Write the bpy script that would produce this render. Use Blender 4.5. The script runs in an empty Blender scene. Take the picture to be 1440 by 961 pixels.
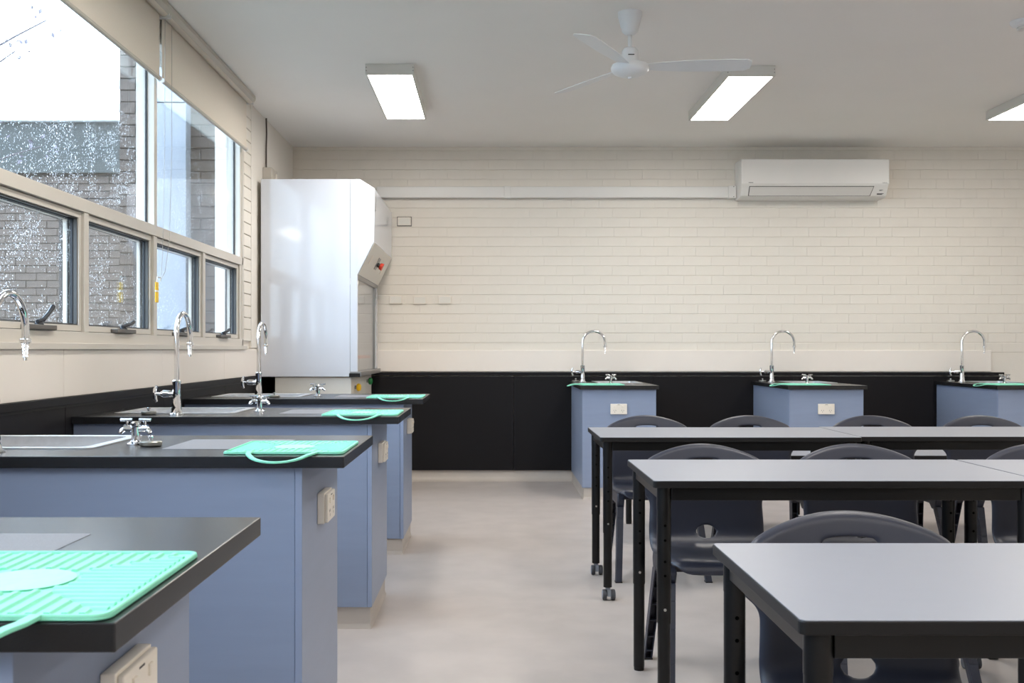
import bpy, bmesh, math, random
from mathutils import Vector, Matrix
random.seed(7)
R = math.radians
sc = bpy.context.scene
COL = sc.collection

# ------------------------------------------------------------------ camera, world, exposure
cam_d = bpy.data.cameras.new('camera')
cam = bpy.data.objects.new('camera', cam_d); COL.objects.link(cam)
cam.location = (0, 0, 1.147); cam.rotation_euler = (R(90), 0, 0)
cam_d.sensor_width = 36.0; cam_d.lens = 1414 / 1440 * 36
cam_d.shift_x = 30 / 1440; cam_d.shift_y = 11.5 / 1440
cam_d.clip_start = 0.05; cam_d.clip_end = 200
cam_d.dof.use_dof = True; cam_d.dof.focus_distance = 4.6; cam_d.dof.aperture_fstop = 16
sc.camera = cam

world = bpy.data.worlds.new('overcast_sky'); sc.world = world
world.use_nodes = True
bg = world.node_tree.nodes['Background']
bg.inputs['Color'].default_value = (0.64, 0.81, 1.0, 1)
bg.inputs['Strength'].default_value = 3.8

LAMP_STRENGTH = 13.0
LAMP_COLOR = (1.0, 0.945, 0.87)
sc.view_settings.view_transform = 'Standard'
sc.view_settings.look = 'None'
sc.view_settings.exposure = 1.26
sc.view_settings.gamma = 1.0
sc.view_settings.use_curve_mapping = False
sc.cycles.max_bounces = 12
sc.cycles.diffuse_bounces = 7
sc.cycles.glossy_bounces = 5
sc.cycles.transparent_max_bounces = 24
sc.cycles.caustics_reflective = False
sc.cycles.caustics_refractive = False

# ------------------------------------------------------------------ materials
def lin(c):
    out = []
    for v in c:
        v = v / 255.0
        out.append(v / 12.92 if v <= 0.04045 else ((v + 0.055) / 1.055) ** 2.4)
    return (*out, 1.0)

def mat(name, rgb, rough=0.5, metal=0.0, spec=0.5, var=0.04, scale=8.0, bump=0.0, bscale=60.0, coat=0.0, stretch=None):
    m = bpy.data.materials.new(name); m.use_nodes = True
    nt = m.node_tree; N = nt.nodes; L = nt.links
    b = N['Principled BSDF']
    b.inputs['Roughness'].default_value = rough
    b.inputs['Metallic'].default_value = metal
    b.inputs['Specular IOR Level'].default_value = spec
    if coat:
        b.inputs['Coat Weight'].default_value = coat
        b.inputs['Coat Roughness'].default_value = 0.05
    tc = N.new('ShaderNodeTexCoord')
    src = tc.outputs['Object']
    if stretch:
        mp = N.new('ShaderNodeMapping'); mp.inputs['Scale'].default_value = stretch
        L.new(src, mp.inputs['Vector']); src = mp.outputs['Vector']
    no = N.new('ShaderNodeTexNoise'); no.inputs['Scale'].default_value = scale
    no.inputs['Detail'].default_value = 5
    L.new(src, no.inputs['Vector'])
    ramp = N.new('ShaderNodeValToRGB')
    base = lin(rgb)
    ramp.color_ramp.elements[0].position = 0.3
    ramp.color_ramp.elements[1].position = 0.7
    ramp.color_ramp.elements[0].color = tuple(max(0, c * (1 - var)) for c in base[:3]) + (1,)
    ramp.color_ramp.elements[1].color = tuple(min(1, c * (1 + var)) for c in base[:3]) + (1,)
    L.new(no.outputs['Fac'], ramp.inputs['Fac'])
    L.new(ramp.outputs['Color'], b.inputs['Base Color'])
    if bump:
        n2 = N.new('ShaderNodeTexNoise'); n2.inputs['Scale'].default_value = bscale; n2.inputs['Detail'].default_value = 4
        L.new(src, n2.inputs['Vector'])
        bp = N.new('ShaderNodeBump'); bp.inputs['Strength'].default_value = bump; bp.inputs['Distance'].default_value = 0.002
        L.new(n2.outputs['Fac'], bp.inputs['Height']); L.new(bp.outputs['Normal'], b.inputs['Normal'])
    return m

def emit(name, col, strength):
    m = bpy.data.materials.new(name); m.use_nodes = True
    nt = m.node_tree; nt.nodes.clear()
    e = nt.nodes.new('ShaderNodeEmission'); o = nt.nodes.new('ShaderNodeOutputMaterial')
    e.inputs['Color'].default_value = (*col, 1); e.inputs['Strength'].default_value = strength
    nt.links.new(e.outputs[0], o.inputs[0])
    return m

def glass(name, tint=(0.97, 0.985, 0.985), ior=1.5):
    m = bpy.data.materials.new(name); m.use_nodes = True
    nt = m.node_tree; N = nt.nodes; N.clear(); L = nt.links
    t = N.new('ShaderNodeBsdfTransparent'); t.inputs[0].default_value = (*tint, 1)
    g = N.new('ShaderNodeBsdfGlossy'); g.inputs['Roughness'].default_value = 0.0
    f = N.new('ShaderNodeFresnel'); f.inputs['IOR'].default_value = ior
    mx = N.new('ShaderNodeMixShader'); o = N.new('ShaderNodeOutputMaterial')
    # same air-to-glass reflectance on the front and the back face of the pane
    geo = N.new('ShaderNodeNewGeometry'); mr = N.new('ShaderNodeMapRange')
    mr.inputs['To Min'].default_value = ior; mr.inputs['To Max'].default_value = 1.0 / ior
    L.new(geo.outputs['Backfacing'], mr.inputs['Value']); L.new(mr.outputs['Result'], f.inputs['IOR'])
    L.new(f.outputs[0], mx.inputs[0]); L.new(t.outputs[0], mx.inputs[1]); L.new(g.outputs[0], mx.inputs[2]); L.new(mx.outputs[0], o.inputs[0])
    return m

def drops_mat():
    m = bpy.data.materials.new('raindrop_water'); m.use_nodes = True
    nt = m.node_tree; N = nt.nodes; N.clear(); L = nt.links
    t = N.new('ShaderNodeBsdfTranslucent'); t.inputs[0].default_value = (0.95, 0.97, 1, 1)
    g = N.new('ShaderNodeBsdfTransparent')
    mx = N.new('ShaderNodeMixShader'); mx.inputs[0].default_value = 0.35
    o = N.new('ShaderNodeOutputMaterial')
    L.new(t.outputs[0], mx.inputs[1]); L.new(g.outputs[0], mx.inputs[2]); L.new(mx.outputs[0], o.inputs[0])
    return m

M = {}
M['cream_paint'] = mat('cream_painted_brick', (226, 220, 210), 0.45, var=0.015, bump=0.25, bscale=90)
M['cream_panel'] = mat('cream_wall_panel', (234, 227, 219), 0.4, var=0.012, scale=3)
M['plaster'] = mat('white_plaster', (224, 219, 211), 0.6, var=0.012, scale=3)
M['ceiling'] = mat('ceiling_paint', (236, 234, 231), 0.75, var=0.01, scale=2)
M['floor'] = mat('vinyl_floor', (180, 172, 168), 0.42, var=0.07, scale=5, bump=0.05, bscale=200)
M['cove'] = mat('vinyl_cove', (182, 174, 166), 0.42, var=0.05, scale=6)
M['black_panel'] = mat('black_laminate', (20, 19, 22), 0.5, spec=0.2, var=0.06, scale=5, stretch=(1, 1, 6))
M['worktop'] = mat('charcoal_worktop', (27, 28, 31), 0.27, spec=0.6, var=0.08, scale=30, bump=0.05, bscale=400)
M['blue'] = mat('blue_laminate', (134, 147, 172), 0.36, var=0.025, scale=4, stretch=(1, 1, 8))
M['blue_edge'] = mat('blue_edge_tape', (138, 151, 178), 0.35, var=0.02)
M['inset'] = mat('grey_textured_board', (120, 119, 123), 0.6, var=0.12, scale=300, bump=0.4, bscale=400)
M['steel'] = mat('brushed_steel', (222, 224, 228), 0.36, metal=1.0, var=0.06, scale=40, stretch=(1, 30, 1))
M['chrome'] = mat('chrome', (232, 233, 236), 0.06, metal=1.0, var=0.01)
M['brass_dull'] = mat('dull_steel', (150, 148, 142), 0.35, metal=1.0, var=0.05)
M['mat_green'] = mat('mint_silicone', (134, 218, 190), 0.5, spec=0.35, var=0.03, scale=12)
M['mat_pale'] = mat('pale_mint_silicone', (158, 224, 204), 0.5, spec=0.35, var=0.06, scale=90)
M['outlet'] = mat('cream_plastic', (228, 221, 210), 0.35, var=0.01)
M['slot'] = mat('dark_slot', (60, 57, 54), 0.6, var=0.02)
M['table_top'] = mat('pale_grey_laminate', (138, 141, 151), 0.38, var=0.012, scale=20)
M['table_edge'] = mat('black_edge', (20, 19, 20), 0.45, spec=0.3, var=0.05)
M['table_metal'] = mat('black_powder_coat', (10, 10, 11), 0.34, spec=0.35, var=0.05, scale=50)
M['hole_black'] = mat('hole_black', (2, 2, 2), 0.9, spec=0.05)
M['bolt'] = mat('zinc_bolt', (200, 200, 200), 0.3, metal=1.0, var=0.02)
M['castor'] = mat('grey_castor', (128, 133, 142), 0.5, var=0.03)
M['castor_dark'] = mat('castor_tyre', (62, 64, 70), 0.6, var=0.03)
M['chair'] = mat('slate_blue_plastic', (41, 44, 57), 0.43, spec=0.45, var=0.03, scale=5, bump=0.08, bscale=500)
M['alu'] = mat('beige_window_aluminium', (204, 198, 189), 0.38, var=0.02, scale=4)
M['alu_dark'] = mat('charcoal_window_seal', (70, 69, 68), 0.45, var=0.04)
M['seal'] = mat('black_gasket', (24, 27, 34), 0.5, var=0.04)
M['winder'] = mat('black_winder', (34, 36, 42), 0.4, var=0.05)
M['winder_base'] = mat('brown_grey_winder', (92, 88, 84), 0.45, var=0.04)
M['glass'] = glass('window_glass')
M['drops'] = drops_mat()
M['blind'] = mat('cream_blind_fabric', (228, 220, 209), 0.8, spec=0.2, var=0.02, scale=120, bump=0.2, bscale=600)
M['blind_rail'] = mat('beige_blind_rail', (186, 180, 170), 0.45, var=0.02)
M['white_gloss'] = mat('white_gloss_laminate', (208, 212, 221), 0.06, spec=0.5, var=0.006, scale=2)
M['white_metal'] = mat('white_enamel', (226, 227, 228), 0.35, var=0.01)
M['offwhite'] = mat('off_white_cabinet', (222, 219, 211), 0.4, var=0.01)
M['grey_metal'] = mat('grey_aluminium', (150, 150, 150), 0.35, metal=0.6, var=0.03)
M['fan_white'] = mat('fan_white', (222, 224, 226), 0.4, var=0.01)
M['ac_white'] = mat('air_conditioner_white', (228, 226, 222), 0.4, var=0.008)
M['ac_flap'] = mat('air_conditioner_flap', (214, 211, 206), 0.4, var=0.008)
M['mark'] = mat('printed_mark', (70, 70, 70), 0.6, var=0.02)
M['yellow'] = mat('yellow_plastic', (244, 196, 16), 0.4, var=0.03)
M['green_knob'] = mat('green_plastic', (24, 120, 62), 0.4, var=0.03)
M['red'] = mat('red_plastic', (214, 62, 40), 0.35, var=0.03)
M['pink'] = mat('pink_plastic', (205, 112, 100), 0.45, var=0.03)
M['tub_grey'] = mat('grey_tub_plastic', (176, 178, 186), 0.4, var=0.03)
M['lamp'] = emit('lamp_diffuser', LAMP_COLOR, LAMP_STRENGTH)
M['added_fill'] = emit('added_cupboard_fill', LAMP_COLOR, 3.0)  # added glow that brightens the fume cupboard interior, no known lamp
M['lamp_body'] = mat('lamp_white_enamel', (214, 212, 206), 0.45, var=0.01)
M['brick'] = mat('grey_brown_brick', (82, 72, 66), 0.85, var=0.22, scale=6, bump=0.5, bscale=70)
M['mortar'] = mat('grey_mortar', (60, 55, 52), 0.9, var=0.1, scale=30)
M['concrete'] = mat('white_concrete', (138, 143, 152), 0.8, var=0.04, scale=3)
M['fascia'] = mat('grey_fascia', (56, 59, 57), 0.6, var=0.12, scale=3, stretch=(8, 8, 0.6))
M['pave'] = mat('outside_paving', (104, 102, 98), 0.8, var=0.1, scale=2)
M['bark'] = mat('bark', (88, 80, 84), 0.9, var=0.15, scale=20)
M['leaf'] = mat('dull_leaf', (112, 106, 116), 0.8, var=0.15, scale=20)
M['chain'] = mat('blind_chain', (176, 172, 166), 0.4, var=0.03)
M['cable'] = mat('dark_cable', (74, 66, 60), 0.6, var=0.05)
M['white_tag'] = mat('white_tag_band', (238, 236, 228), 0.5, var=0.01)

def make_translucent(m, w):
    nt = m.node_tree; N = nt.nodes; b = N['Principled BSDF']; o = N['Material Output']
    t = N.new('ShaderNodeBsdfTranslucent'); t.inputs[0].default_value = lin((226, 214, 196))
    mx = N.new('ShaderNodeMixShader'); mx.inputs[0].default_value = w
    nt.links.new(b.outputs[0], mx.inputs[1]); nt.links.new(t.outputs[0], mx.inputs[2]); nt.links.new(mx.outputs[0], o.inputs[0])
make_translucent(M['blind'], 0.2)

# ------------------------------------------------------------------ mesh helpers
class MB:
    def __init__(s): s.v = []; s.f = []
    def add(s, vs, fs):
        o = len(s.v); s.v += [tuple(p) for p in vs]; s.f += [tuple(i + o for i in f) for f in fs]; return s
    def box(s, x0, x1, y0, y1, z0, z1):
        vs = [(x, y, z) for z in (z0, z1) for y in (y0, y1) for x in (x0, x1)]
        return s.add(vs, [(0, 2, 3, 1), (4, 5, 7, 6), (0, 1, 5, 4), (2, 6, 7, 3), (0, 4, 6, 2), (1, 3, 7, 5)])
    def hexa(s, a, b):            # two quads (lists of 4 points), same order
        return s.add(list(a) + list(b), [(0, 3, 2, 1), (4, 5, 6, 7), (0, 1, 5, 4), (1, 2, 6, 5), (2, 3, 7, 6), (3, 0, 4, 7)])
    def prism(s, poly, axis, a, b):   # poly 2d; axis x: (y,z), y: (x,z), z: (x,y)
        def P(p, t):
            return {'x': (t, p[0], p[1]), 'y': (p[0], t, p[1]), 'z': (p[0], p[1], t)}[axis]
        n = len(poly)
        vs = [P(p, a) for p in poly] + [P(p, b) for p in poly]
        fs = [tuple(range(n))[::-1], tuple(range(n, 2 * n))] + [(i, (i + 1) % n, n + (i + 1) % n, n + i) for i in range(n)]
        return s.add(vs, fs)
    def cyl(s, p0, p1, r0, r1=None, n=16, caps=True):
        r1 = r0 if r1 is None else r1
        p0 = Vector(p0); p1 = Vector(p1); d = (p1 - p0).normalized()
        u = d.orthogonal().normalized(); w = d.cross(u)
        vs = []
        for p, r in ((p0, r0), (p1, r1)):
            for i in range(n):
                a = 2 * math.pi * i / n; vs.append(p + u * (r * math.cos(a)) + w * (r * math.sin(a)))
        fs = [(i, (i + 1) % n, n + (i + 1) % n, n + i) for i in range(n)]
        if caps: fs += [tuple(range(n))[::-1], tuple(range(n, 2 * n))]
        return s.add(vs, fs)
    def tube(s, pts, r, n=10, closed=False, caps=True):
        P = [Vector(p) for p in pts]; k = len(P)
        rr = r if isinstance(r, (list, tuple)) else [r] * k
        vs = []; u = None
        for i, p in enumerate(P):
            if closed: d = (P[(i + 1) % k] - P[i - 1])
            else: d = P[min(i + 1, k - 1)] - P[max(i - 1, 0)]
            d.normalize()
            if u is None: u = d.orthogonal().normalized()
            else:
                u = (u - d * u.dot(d)).normalized()
            w = d.cross(u)
            for j in range(n):
                a = 2 * math.pi * j / n; vs.append(p + u * (rr[i] * math.cos(a)) + w * (rr[i] * math.sin(a)))
        fs = []
        for i in range(k if closed else k - 1):
            a = i * n; b = ((i + 1) % k) * n
            fs += [(a + j, a + (j + 1) % n, b + (j + 1) % n, b + j) for j in range(n)]
        if caps and not closed: fs += [tuple(range(n))[::-1], tuple(range((k - 1) * n, k * n))]
        return s.add(vs, fs)
    def lathe(s, prof, c=(0, 0, 0), axis='z', n=24):     # prof [(r, t)]
        c = Vector(c); vs = []
        for r, t in prof:
            for i in range(n):
                a = 2 * math.pi * i / n; x = r * math.cos(a); y = r * math.sin(a)
                vs.append(c + Vector({'z': (x, y, t), 'x': (t, x, y), 'y': (x, t, y)}[axis]))
        k = len(prof); fs = []
        for i in range(k - 1):
            a = i * n; b = a + n
            fs += [(a + j, a + (j + 1) % n, b + (j + 1) % n, b + j) for j in range(n)]
        fs += [tuple(range(n))[::-1], tuple(range((k - 1) * n, k * n))]
        return s.add(vs, fs)
    def mesh(s, name, smooth=None):
        me = bpy.data.meshes.new(name); me.from_pydata(s.v, [], s.f)
        bm = bmesh.new(); bm.from_mesh(me)
        bmesh.ops.recalc_face_normals(bm, faces=bm.faces); bm.to_mesh(me); bm.free()
        if smooth is not None:
            me.shade_smooth(); me.set_sharp_from_angle(angle=R(smooth))
        return me
    def build(s, name, m, parent=None, smooth=None, bevel=0, seg=2, loc=None):
        return link(name, s.mesh(name, smooth), m, parent, bevel, seg, loc)

def link(name, me, m, parent=None, bevel=0, seg=2, loc=None):
    if not me.materials: me.materials.append(M[m] if isinstance(m, str) else m)
    o = bpy.data.objects.new(name, me); COL.objects.link(o)
    if parent: o.parent = parent
    if loc: o.location = loc
    if bevel:
        b = o.modifiers.new('edge', 'BEVEL'); b.width = bevel; b.segments = seg; b.limit_method = 'ANGLE'; b.angle_limit = R(35)
        b.harden_normals = False
    return o

def tag(o, label=None, cat=None, group=None, kind=None):
    if label: o['label'] = label
    if cat: o['category'] = cat
    if group: o['group'] = group
    if kind: o['kind'] = kind
    return o

def thing(name, label, cat, loc=(0, 0, 0), rz=0, group=None):
    o = bpy.data.objects.new(name, None); COL.objects.link(o); o.empty_display_size = 0.05
    o.location = loc; o.rotation_euler = (0, 0, rz)
    return tag(o, label, cat, group)

def struct(name, label=None):
    o = bpy.data.objects.new(name, None); COL.objects.link(o); o.empty_display_size = 0.05
    o['kind'] = 'structure'
    if label: o['label'] = label
    return o

def copy_tree(o, loc, rz=None, label=None, group=None):
    def rec(src, par):
        c = src.copy(); COL.objects.link(c)
        if par: c.parent = par
        for ch in kids.get(src, ()): rec(ch, c)
        return c
    kids = {}
    for q in o.children_recursive: kids.setdefault(q.parent, []).append(q)
    r = rec(o, None); r.location = loc
    if rz is not None: r.rotation_euler = (0, 0, rz)
    if label: r['label'] = label
    if group: r['group'] = group
    return r

# ------------------------------------------------------------------ dimensions
XW, YB, HC = -1.735, 8.79, 2.92        # left wall, back wall, ceiling height
XR, YN = 6.6, -2.6                     # right wall, wall behind the camera
HB, HT = 0.873, 0.749                  # bench and table heights
COURSE = 0.0841

# ------------------------------------------------------------------ shell
fl = MB().box(XW - 0.25, XR + 0.2, YN - 0.2, YB + 0.2, -0.12, 0).build('floor', 'floor')
tag(fl, 'pale grey mottled vinyl floor', kind='structure')
ce = MB().box(XW - 0.25, XR + 0.2, YN - 0.2, YB + 0.2, HC, HC + 0.15).build('ceiling', 'ceiling')
tag(ce, 'flat pale grey painted ceiling', kind='structure')
wr = MB().box(XR, XR + 0.2, YN, YB, 0, HC).build('wall_right', 'plaster'); tag(wr, 'plain cream painted side wall', kind='structure')
wn = MB().box(XW - 0.25, XR + 0.2, YN - 0.2, YN, 0, HC).build('wall_rear', 'plaster'); tag(wn, 'plain cream painted rear wall', kind='structure')

# back wall: backing, bricks, cream strip, black wainscot
wb = struct('wall_back', 'cream painted brick back wall above black panelling')
MB().box(XW - 0.25, XR + 0.2, YB + 0.002, YB + 0.2, 0, HC).build('mortar_bed', 'cream_paint', wb)
def brick_mesh(name, l, h, t, ch, axis, ce=None):
    ce = ch if ce is None else ce
    # chamfered brick face lying on plane; local: along a (length), z (height), front towards -n
    a0, a1, z0, z1 = -l / 2, l / 2, -h / 2, h / 2
    b = MB()
    back = [(a0, 0, z0), (a1, 0, z0), (a1, 0, z1), (a0, 0, z1)]
    mid = [(p[0], -t + ch, p[2]) for p in back]
    fr = [(a0 + ce, -t, z0 + ch), (a1 - ce, -t, z0 + ch), (a1 - ce, -t, z1 - ch), (a0 + ce, -t, z1 - ch)]
    vs = back + mid + fr
    fs = [(0, 1, 5, 4), (1, 2, 6, 5), (2, 3, 7, 6), (3, 0, 4, 7), (4, 5, 9, 8), (5, 6, 10, 9), (6, 7, 11, 10), (7, 4, 8, 11), (8, 9, 10, 11)]
    if axis == 'x':   # wall facing +x : rotate local (a, -n, z) -> (n, a, z)
        vs = [(-p[1], p[0], p[2]) for p in vs]
    return b.add(vs, fs)
BL = 0.243
proto_b = brick_mesh('brick', BL - 0.0003, COURSE - 0.0046, 0.010, 0.0022, 'y', 0.0005).mesh('brick'); proto_b.materials.append(M['cream_paint'])
zc0 = 1.147 + (492 - 293.05) * YB / 1414          # a measured bed joint
k0 = math.floor((zc0 - 1.135) / COURSE)
zstart = zc0 - k0 * COURSE - COURSE
rest = MB(); cand = []
for r in range(30):
    z = zstart + (r + 0.5) * COURSE
    if z + COURSE / 2 < 1.10 or z - COURSE / 2 > HC + 0.01: continue
    off = 0.5 * BL * (r % 2) + random.uniform(-0.02, 0.02)
    x = XW - 0.1 + off
    while x < XR:
        cand.append((x + BL / 2, z)); x += BL
def vis(c):
    return -0.95 < c[0] < 3.96 and z_lo < c[1] < 2.49
z_lo = 1.15
parts_b = [c for c in cand if vis(c)]
parts_b.sort(key=lambda c: abs(c[0] - 1.5))
parts_b = set(parts_b[:300])
for c in cand:
    dy = random.uniform(-0.0004, 0.0004)
    if c in parts_b:
        o = link('brick', proto_b, 'cream_paint', wb, loc=(c[0], YB + 0.0075 + dy, c[1]))
        o.rotation_euler = (random.uniform(-.012, .012), random.uniform(-.003, .003), random.uniform(-.0012, .0012))
    else:
        t = min(c[1] + COURSE / 2 - 0.0023, HC - 0.001); bz = max(c[1] - COURSE / 2 + 0.0023, 1.0)
        b = brick_mesh('b', BL - 0.0003, COURSE - 0.0046, 0.010, 0.0022, 'y', 0.0005)
        rest.add([(p[0] + c[0], p[1] + YB + 0.0075 + dy, min(max(p[2] + c[1], bz), t)) for p in b.v], b.f)
tag(rest.build('brick_courses', 'cream_paint', wb), kind='stuff')
MB().box(-1.04, 4.37, YB - 0.016, YB + 0.005, 0.957, 1.141).build('cream_strip', 'cream_panel', wb, bevel=0.002)
x = -1.04; pi = 0
for x1 in (0.2, 1.42, 2.64, 3.86, 4.476):
    MB().box(x + 0.001, x1 - 0.001, YB - 0.022, YB + 0.005, 0.095, 0.914).build('black_panel', 'black_panel', wb, bevel=0.001); x = x1
MB().box(-1.04, 4.476, YB - 0.03, YB + 0.005, 0.922, 0.949).build('black_cap_rail', 'black_panel', wb, bevel=0.002)
# coved skirting
cove = [(YB + 0.005, 0.0), (YB - 0.05, 0.0), (YB - 0.05, 0.002), (YB - 0.03, 0.007), (YB - 0.014, 0.02), (YB - 0.006, 0.04), (YB - 0.003, 0.095), (YB + 0.005, 0.095)]
tag(MB().prism(cove, 'x', -1.0, XR).build('baseboard_back', 'cove', smooth=60), 'grey vinyl coved skirting under black panelling', kind='structure')

# left wall
wl = struct('wall_left', 'window wall with cream panel and black wainscot below')
W0, W1 = -0.98, 7.03                    # window run
WZ0, WZ1 = 1.16, 2.80
MB().box(XW - 0.2, XW, YN, YB, 0, WZ0 - 0.005).build('lower_wall', 'plaster', wl)
MB().box(XW - 0.2, XW, YN, YB, WZ1 + 0.005, HC).build('header_wall', 'plaster', wl)
MB().box(XW - 0.2, XW, YN, W0, WZ0 - 0.005, WZ1 + 0.005).build('end_wall', 'plaster', wl)
MB().box(XW - 0.2, XW - 0.012, W1 + 0.03, YB, WZ0 - 0.005, WZ1 + 0.005).build('brick_backing', 'cream_paint', wl)
MB().box(XW - 0.01, XW + 0.006, 7.262, YB - 0.001, WZ0, HC).build('plain_lining', 'plaster', wl)
pb2 = brick_mesh('brick', BL - 0.003, COURSE - 0.005, 0.013, 0.003, 'x', 0.002).mesh('brick'); pb2.materials.append(M['cream_paint'])
for r in range(30):
    z = zstart + (r + 0.5) * COURSE
    if z - COURSE / 2 < WZ0 - 0.01 or z + COURSE / 2 > HC: continue
    o = link('brick', pb2, 'cream_paint', wl, loc=(XW - 0.009, 7.158, z)); o.rotation_euler = (0, random.uniform(-.008, .008), random.uniform(-.006, .006))
    o.scale = (1, random.uniform(0.84, 0.88), 1)
y = YN
for y1 in (-0.83, 0.39, 1.61, 2.83, 4.05, 5.27, 6.49, YB - 0.02):
    MB().box(XW - 0.01, XW + 0.016, y + 0.001, y1 - 0.001, 0.957, WZ0 - 0.012).build('cream_panel', 'cream_panel', wl, bevel=0.0015)
    MB().box(XW - 0.01, XW + 0.022, y + 0.001, y1 - 0.001, 0.095, 0.914).build('black_panel', 'black_panel', wl, bevel=0.001)
    MB().box(XW - 0.01, XW + 0.024, y, y1 - 0.0008, 0.914, 0.924).build('black_joint_strip', 'table_edge', wl)  # black strip at the groove between panel and cap rail
    y = y1
MB().box(XW - 0.01, XW + 0.034, YN, YB - 0.02, 0.924, 0.957).build('black_cap_rail', 'black_panel', wl, bevel=0.002)
tag(MB().prism([(XW - 0.005, 0), (XW + 0.05, 0), (XW + 0.05, 0.002), (XW + 0.03, 0.007), (XW + 0.014, 0.02), (XW + 0.006, 0.04), (XW + 0.003, 0.095), (XW - 0.005, 0.095)], 'y', YN, YB).build('baseboard_left', 'cove', smooth=60),
    'grey vinyl coved skirting below window wall', kind='structure')

# ------------------------------------------------------------------ window frames
MUL = [6.98 - 0.887 * k for k in range(9)]            # 6.98, 6.093, 5.206, 4.319, ...
XF, XG, XO = XW, XW - 0.042, XW - 0.094               # front face, glass plane, outer face
TR0, TR1 = 1.735, 1.79
fr = struct('trim_1', 'beige aluminium window frame with mullions and transom')
MB().box(XO, XF + 0.004, W0, W1 + 0.0, TR0, TR1).build('transom', 'alu', fr, bevel=0.002)
MB().box(XO, XF + 0.004, W0, W1, WZ0 + 0.0, 1.222).build('bottom_rail', 'alu', fr, bevel=0.002)
MB().box(XF - 0.03, XF + 0.03, W0, W1 + 0.02, WZ0 - 0.012, WZ0 + 0.014).build('sill', 'alu', fr, bevel=0.002)
MB().box(XO, XF + 0.004, W0, W1, WZ1 - 0.05, WZ1).build('head', 'alu', fr, bevel=0.002)
for k, y in enumerate(MUL):
    MB().box(XG - 0.02, XF, y - 0.024, y + 0.024, 1.222, TR0).build('lower_mullion', 'alu', fr, bevel=0.0015)
    if k % 2 == 0:
        MB().box(XO, XF, y - 0.021, y + 0.024, TR1, WZ1 - 0.05).build('upper_mullion', 'alu', fr, bevel=0.0015)
        MB().box(XG - 0.004, XG + 0.006, y - 0.028, y - 0.021, TR1, WZ1 - 0.05).build('gasket', 'seal', fr)
MB().box(XO, XF + 0.004, MUL[0] + 0.0245, W1 + 0.025, WZ0, WZ1).build('end_jamb', 'alu', fr, bevel=0.002)

def drops(n, y0, y1, z0, z1, seed, dens):
    rnd = random.Random(seed); b = MB(); made = 0; tries = 0
    from mathutils import noise
    while made < n and tries < n * 12:
        tries += 1
        y = rnd.uniform(y0, y1); z = rnd.uniform(z0, z1)
        p = dens(y, z, (z - z0) / (z1 - z0)) * (0.42 + 1.3 * noise.noise(Vector((y * 6, z * 6, seed))) + 0.35 * noise.noise(Vector((y * 30, z * 30, seed))))
        if rnd.random() > p: continue
        made += 1
        r = rnd.choice((0.0010, 0.0012, 0.0014, 0.0017, 0.0024)); e = rnd.uniform(1.0, 1.5)
        vs = [(XG - 0.0035, y + r * math.cos(a), z + e * r * math.sin(a)) for a in (i * math.pi / 3 for i in range(6))] + [(XG - 0.0035 - r * 0.7, y, z)]
        b.add(vs, [(i, (i + 1) % 6, 6) for i in range(6)])
    return b
# big fixed panes: window_1 (near), window_2 (far), window_3 / window_4 beyond the frame towards the camera
wi = 0
for k in (0, 2, 4, 6):
    wi += 1
    y1 = MUL[k] - 0.0215; y0 = MUL[k + 2] + 0.0245
    w = struct('window_%d' % wi, ['fixed upper window pane beyond the white column', 'large fixed upper pane speckled with raindrops'][k // 2] if k < 4 else 'fixed upper window pane of the near bay')
    MB().box(XG - 0.003, XG + 0.003, y0, y1, TR1 + 0.0005, WZ1 - 0.0505).build('pane', 'glass', w)
    if k == 0:
        d = drops(2600, y0, y1, TR1, 2.45, 3, lambda y, z, t: (1.0 - 0.75 * t) * (1.2 if y < 6.2 else 0.5))
        tag(d.build('raindrops', 'drops', w), kind='stuff')
    if k == 2:
        d = drops(6000, y0, y1, TR1, 2.30, 5, lambda y, z, t: 1.25 if t < 0.75 else 0.9)
        tag(d.build('raindrops', 'drops', w), kind='stuff')
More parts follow.
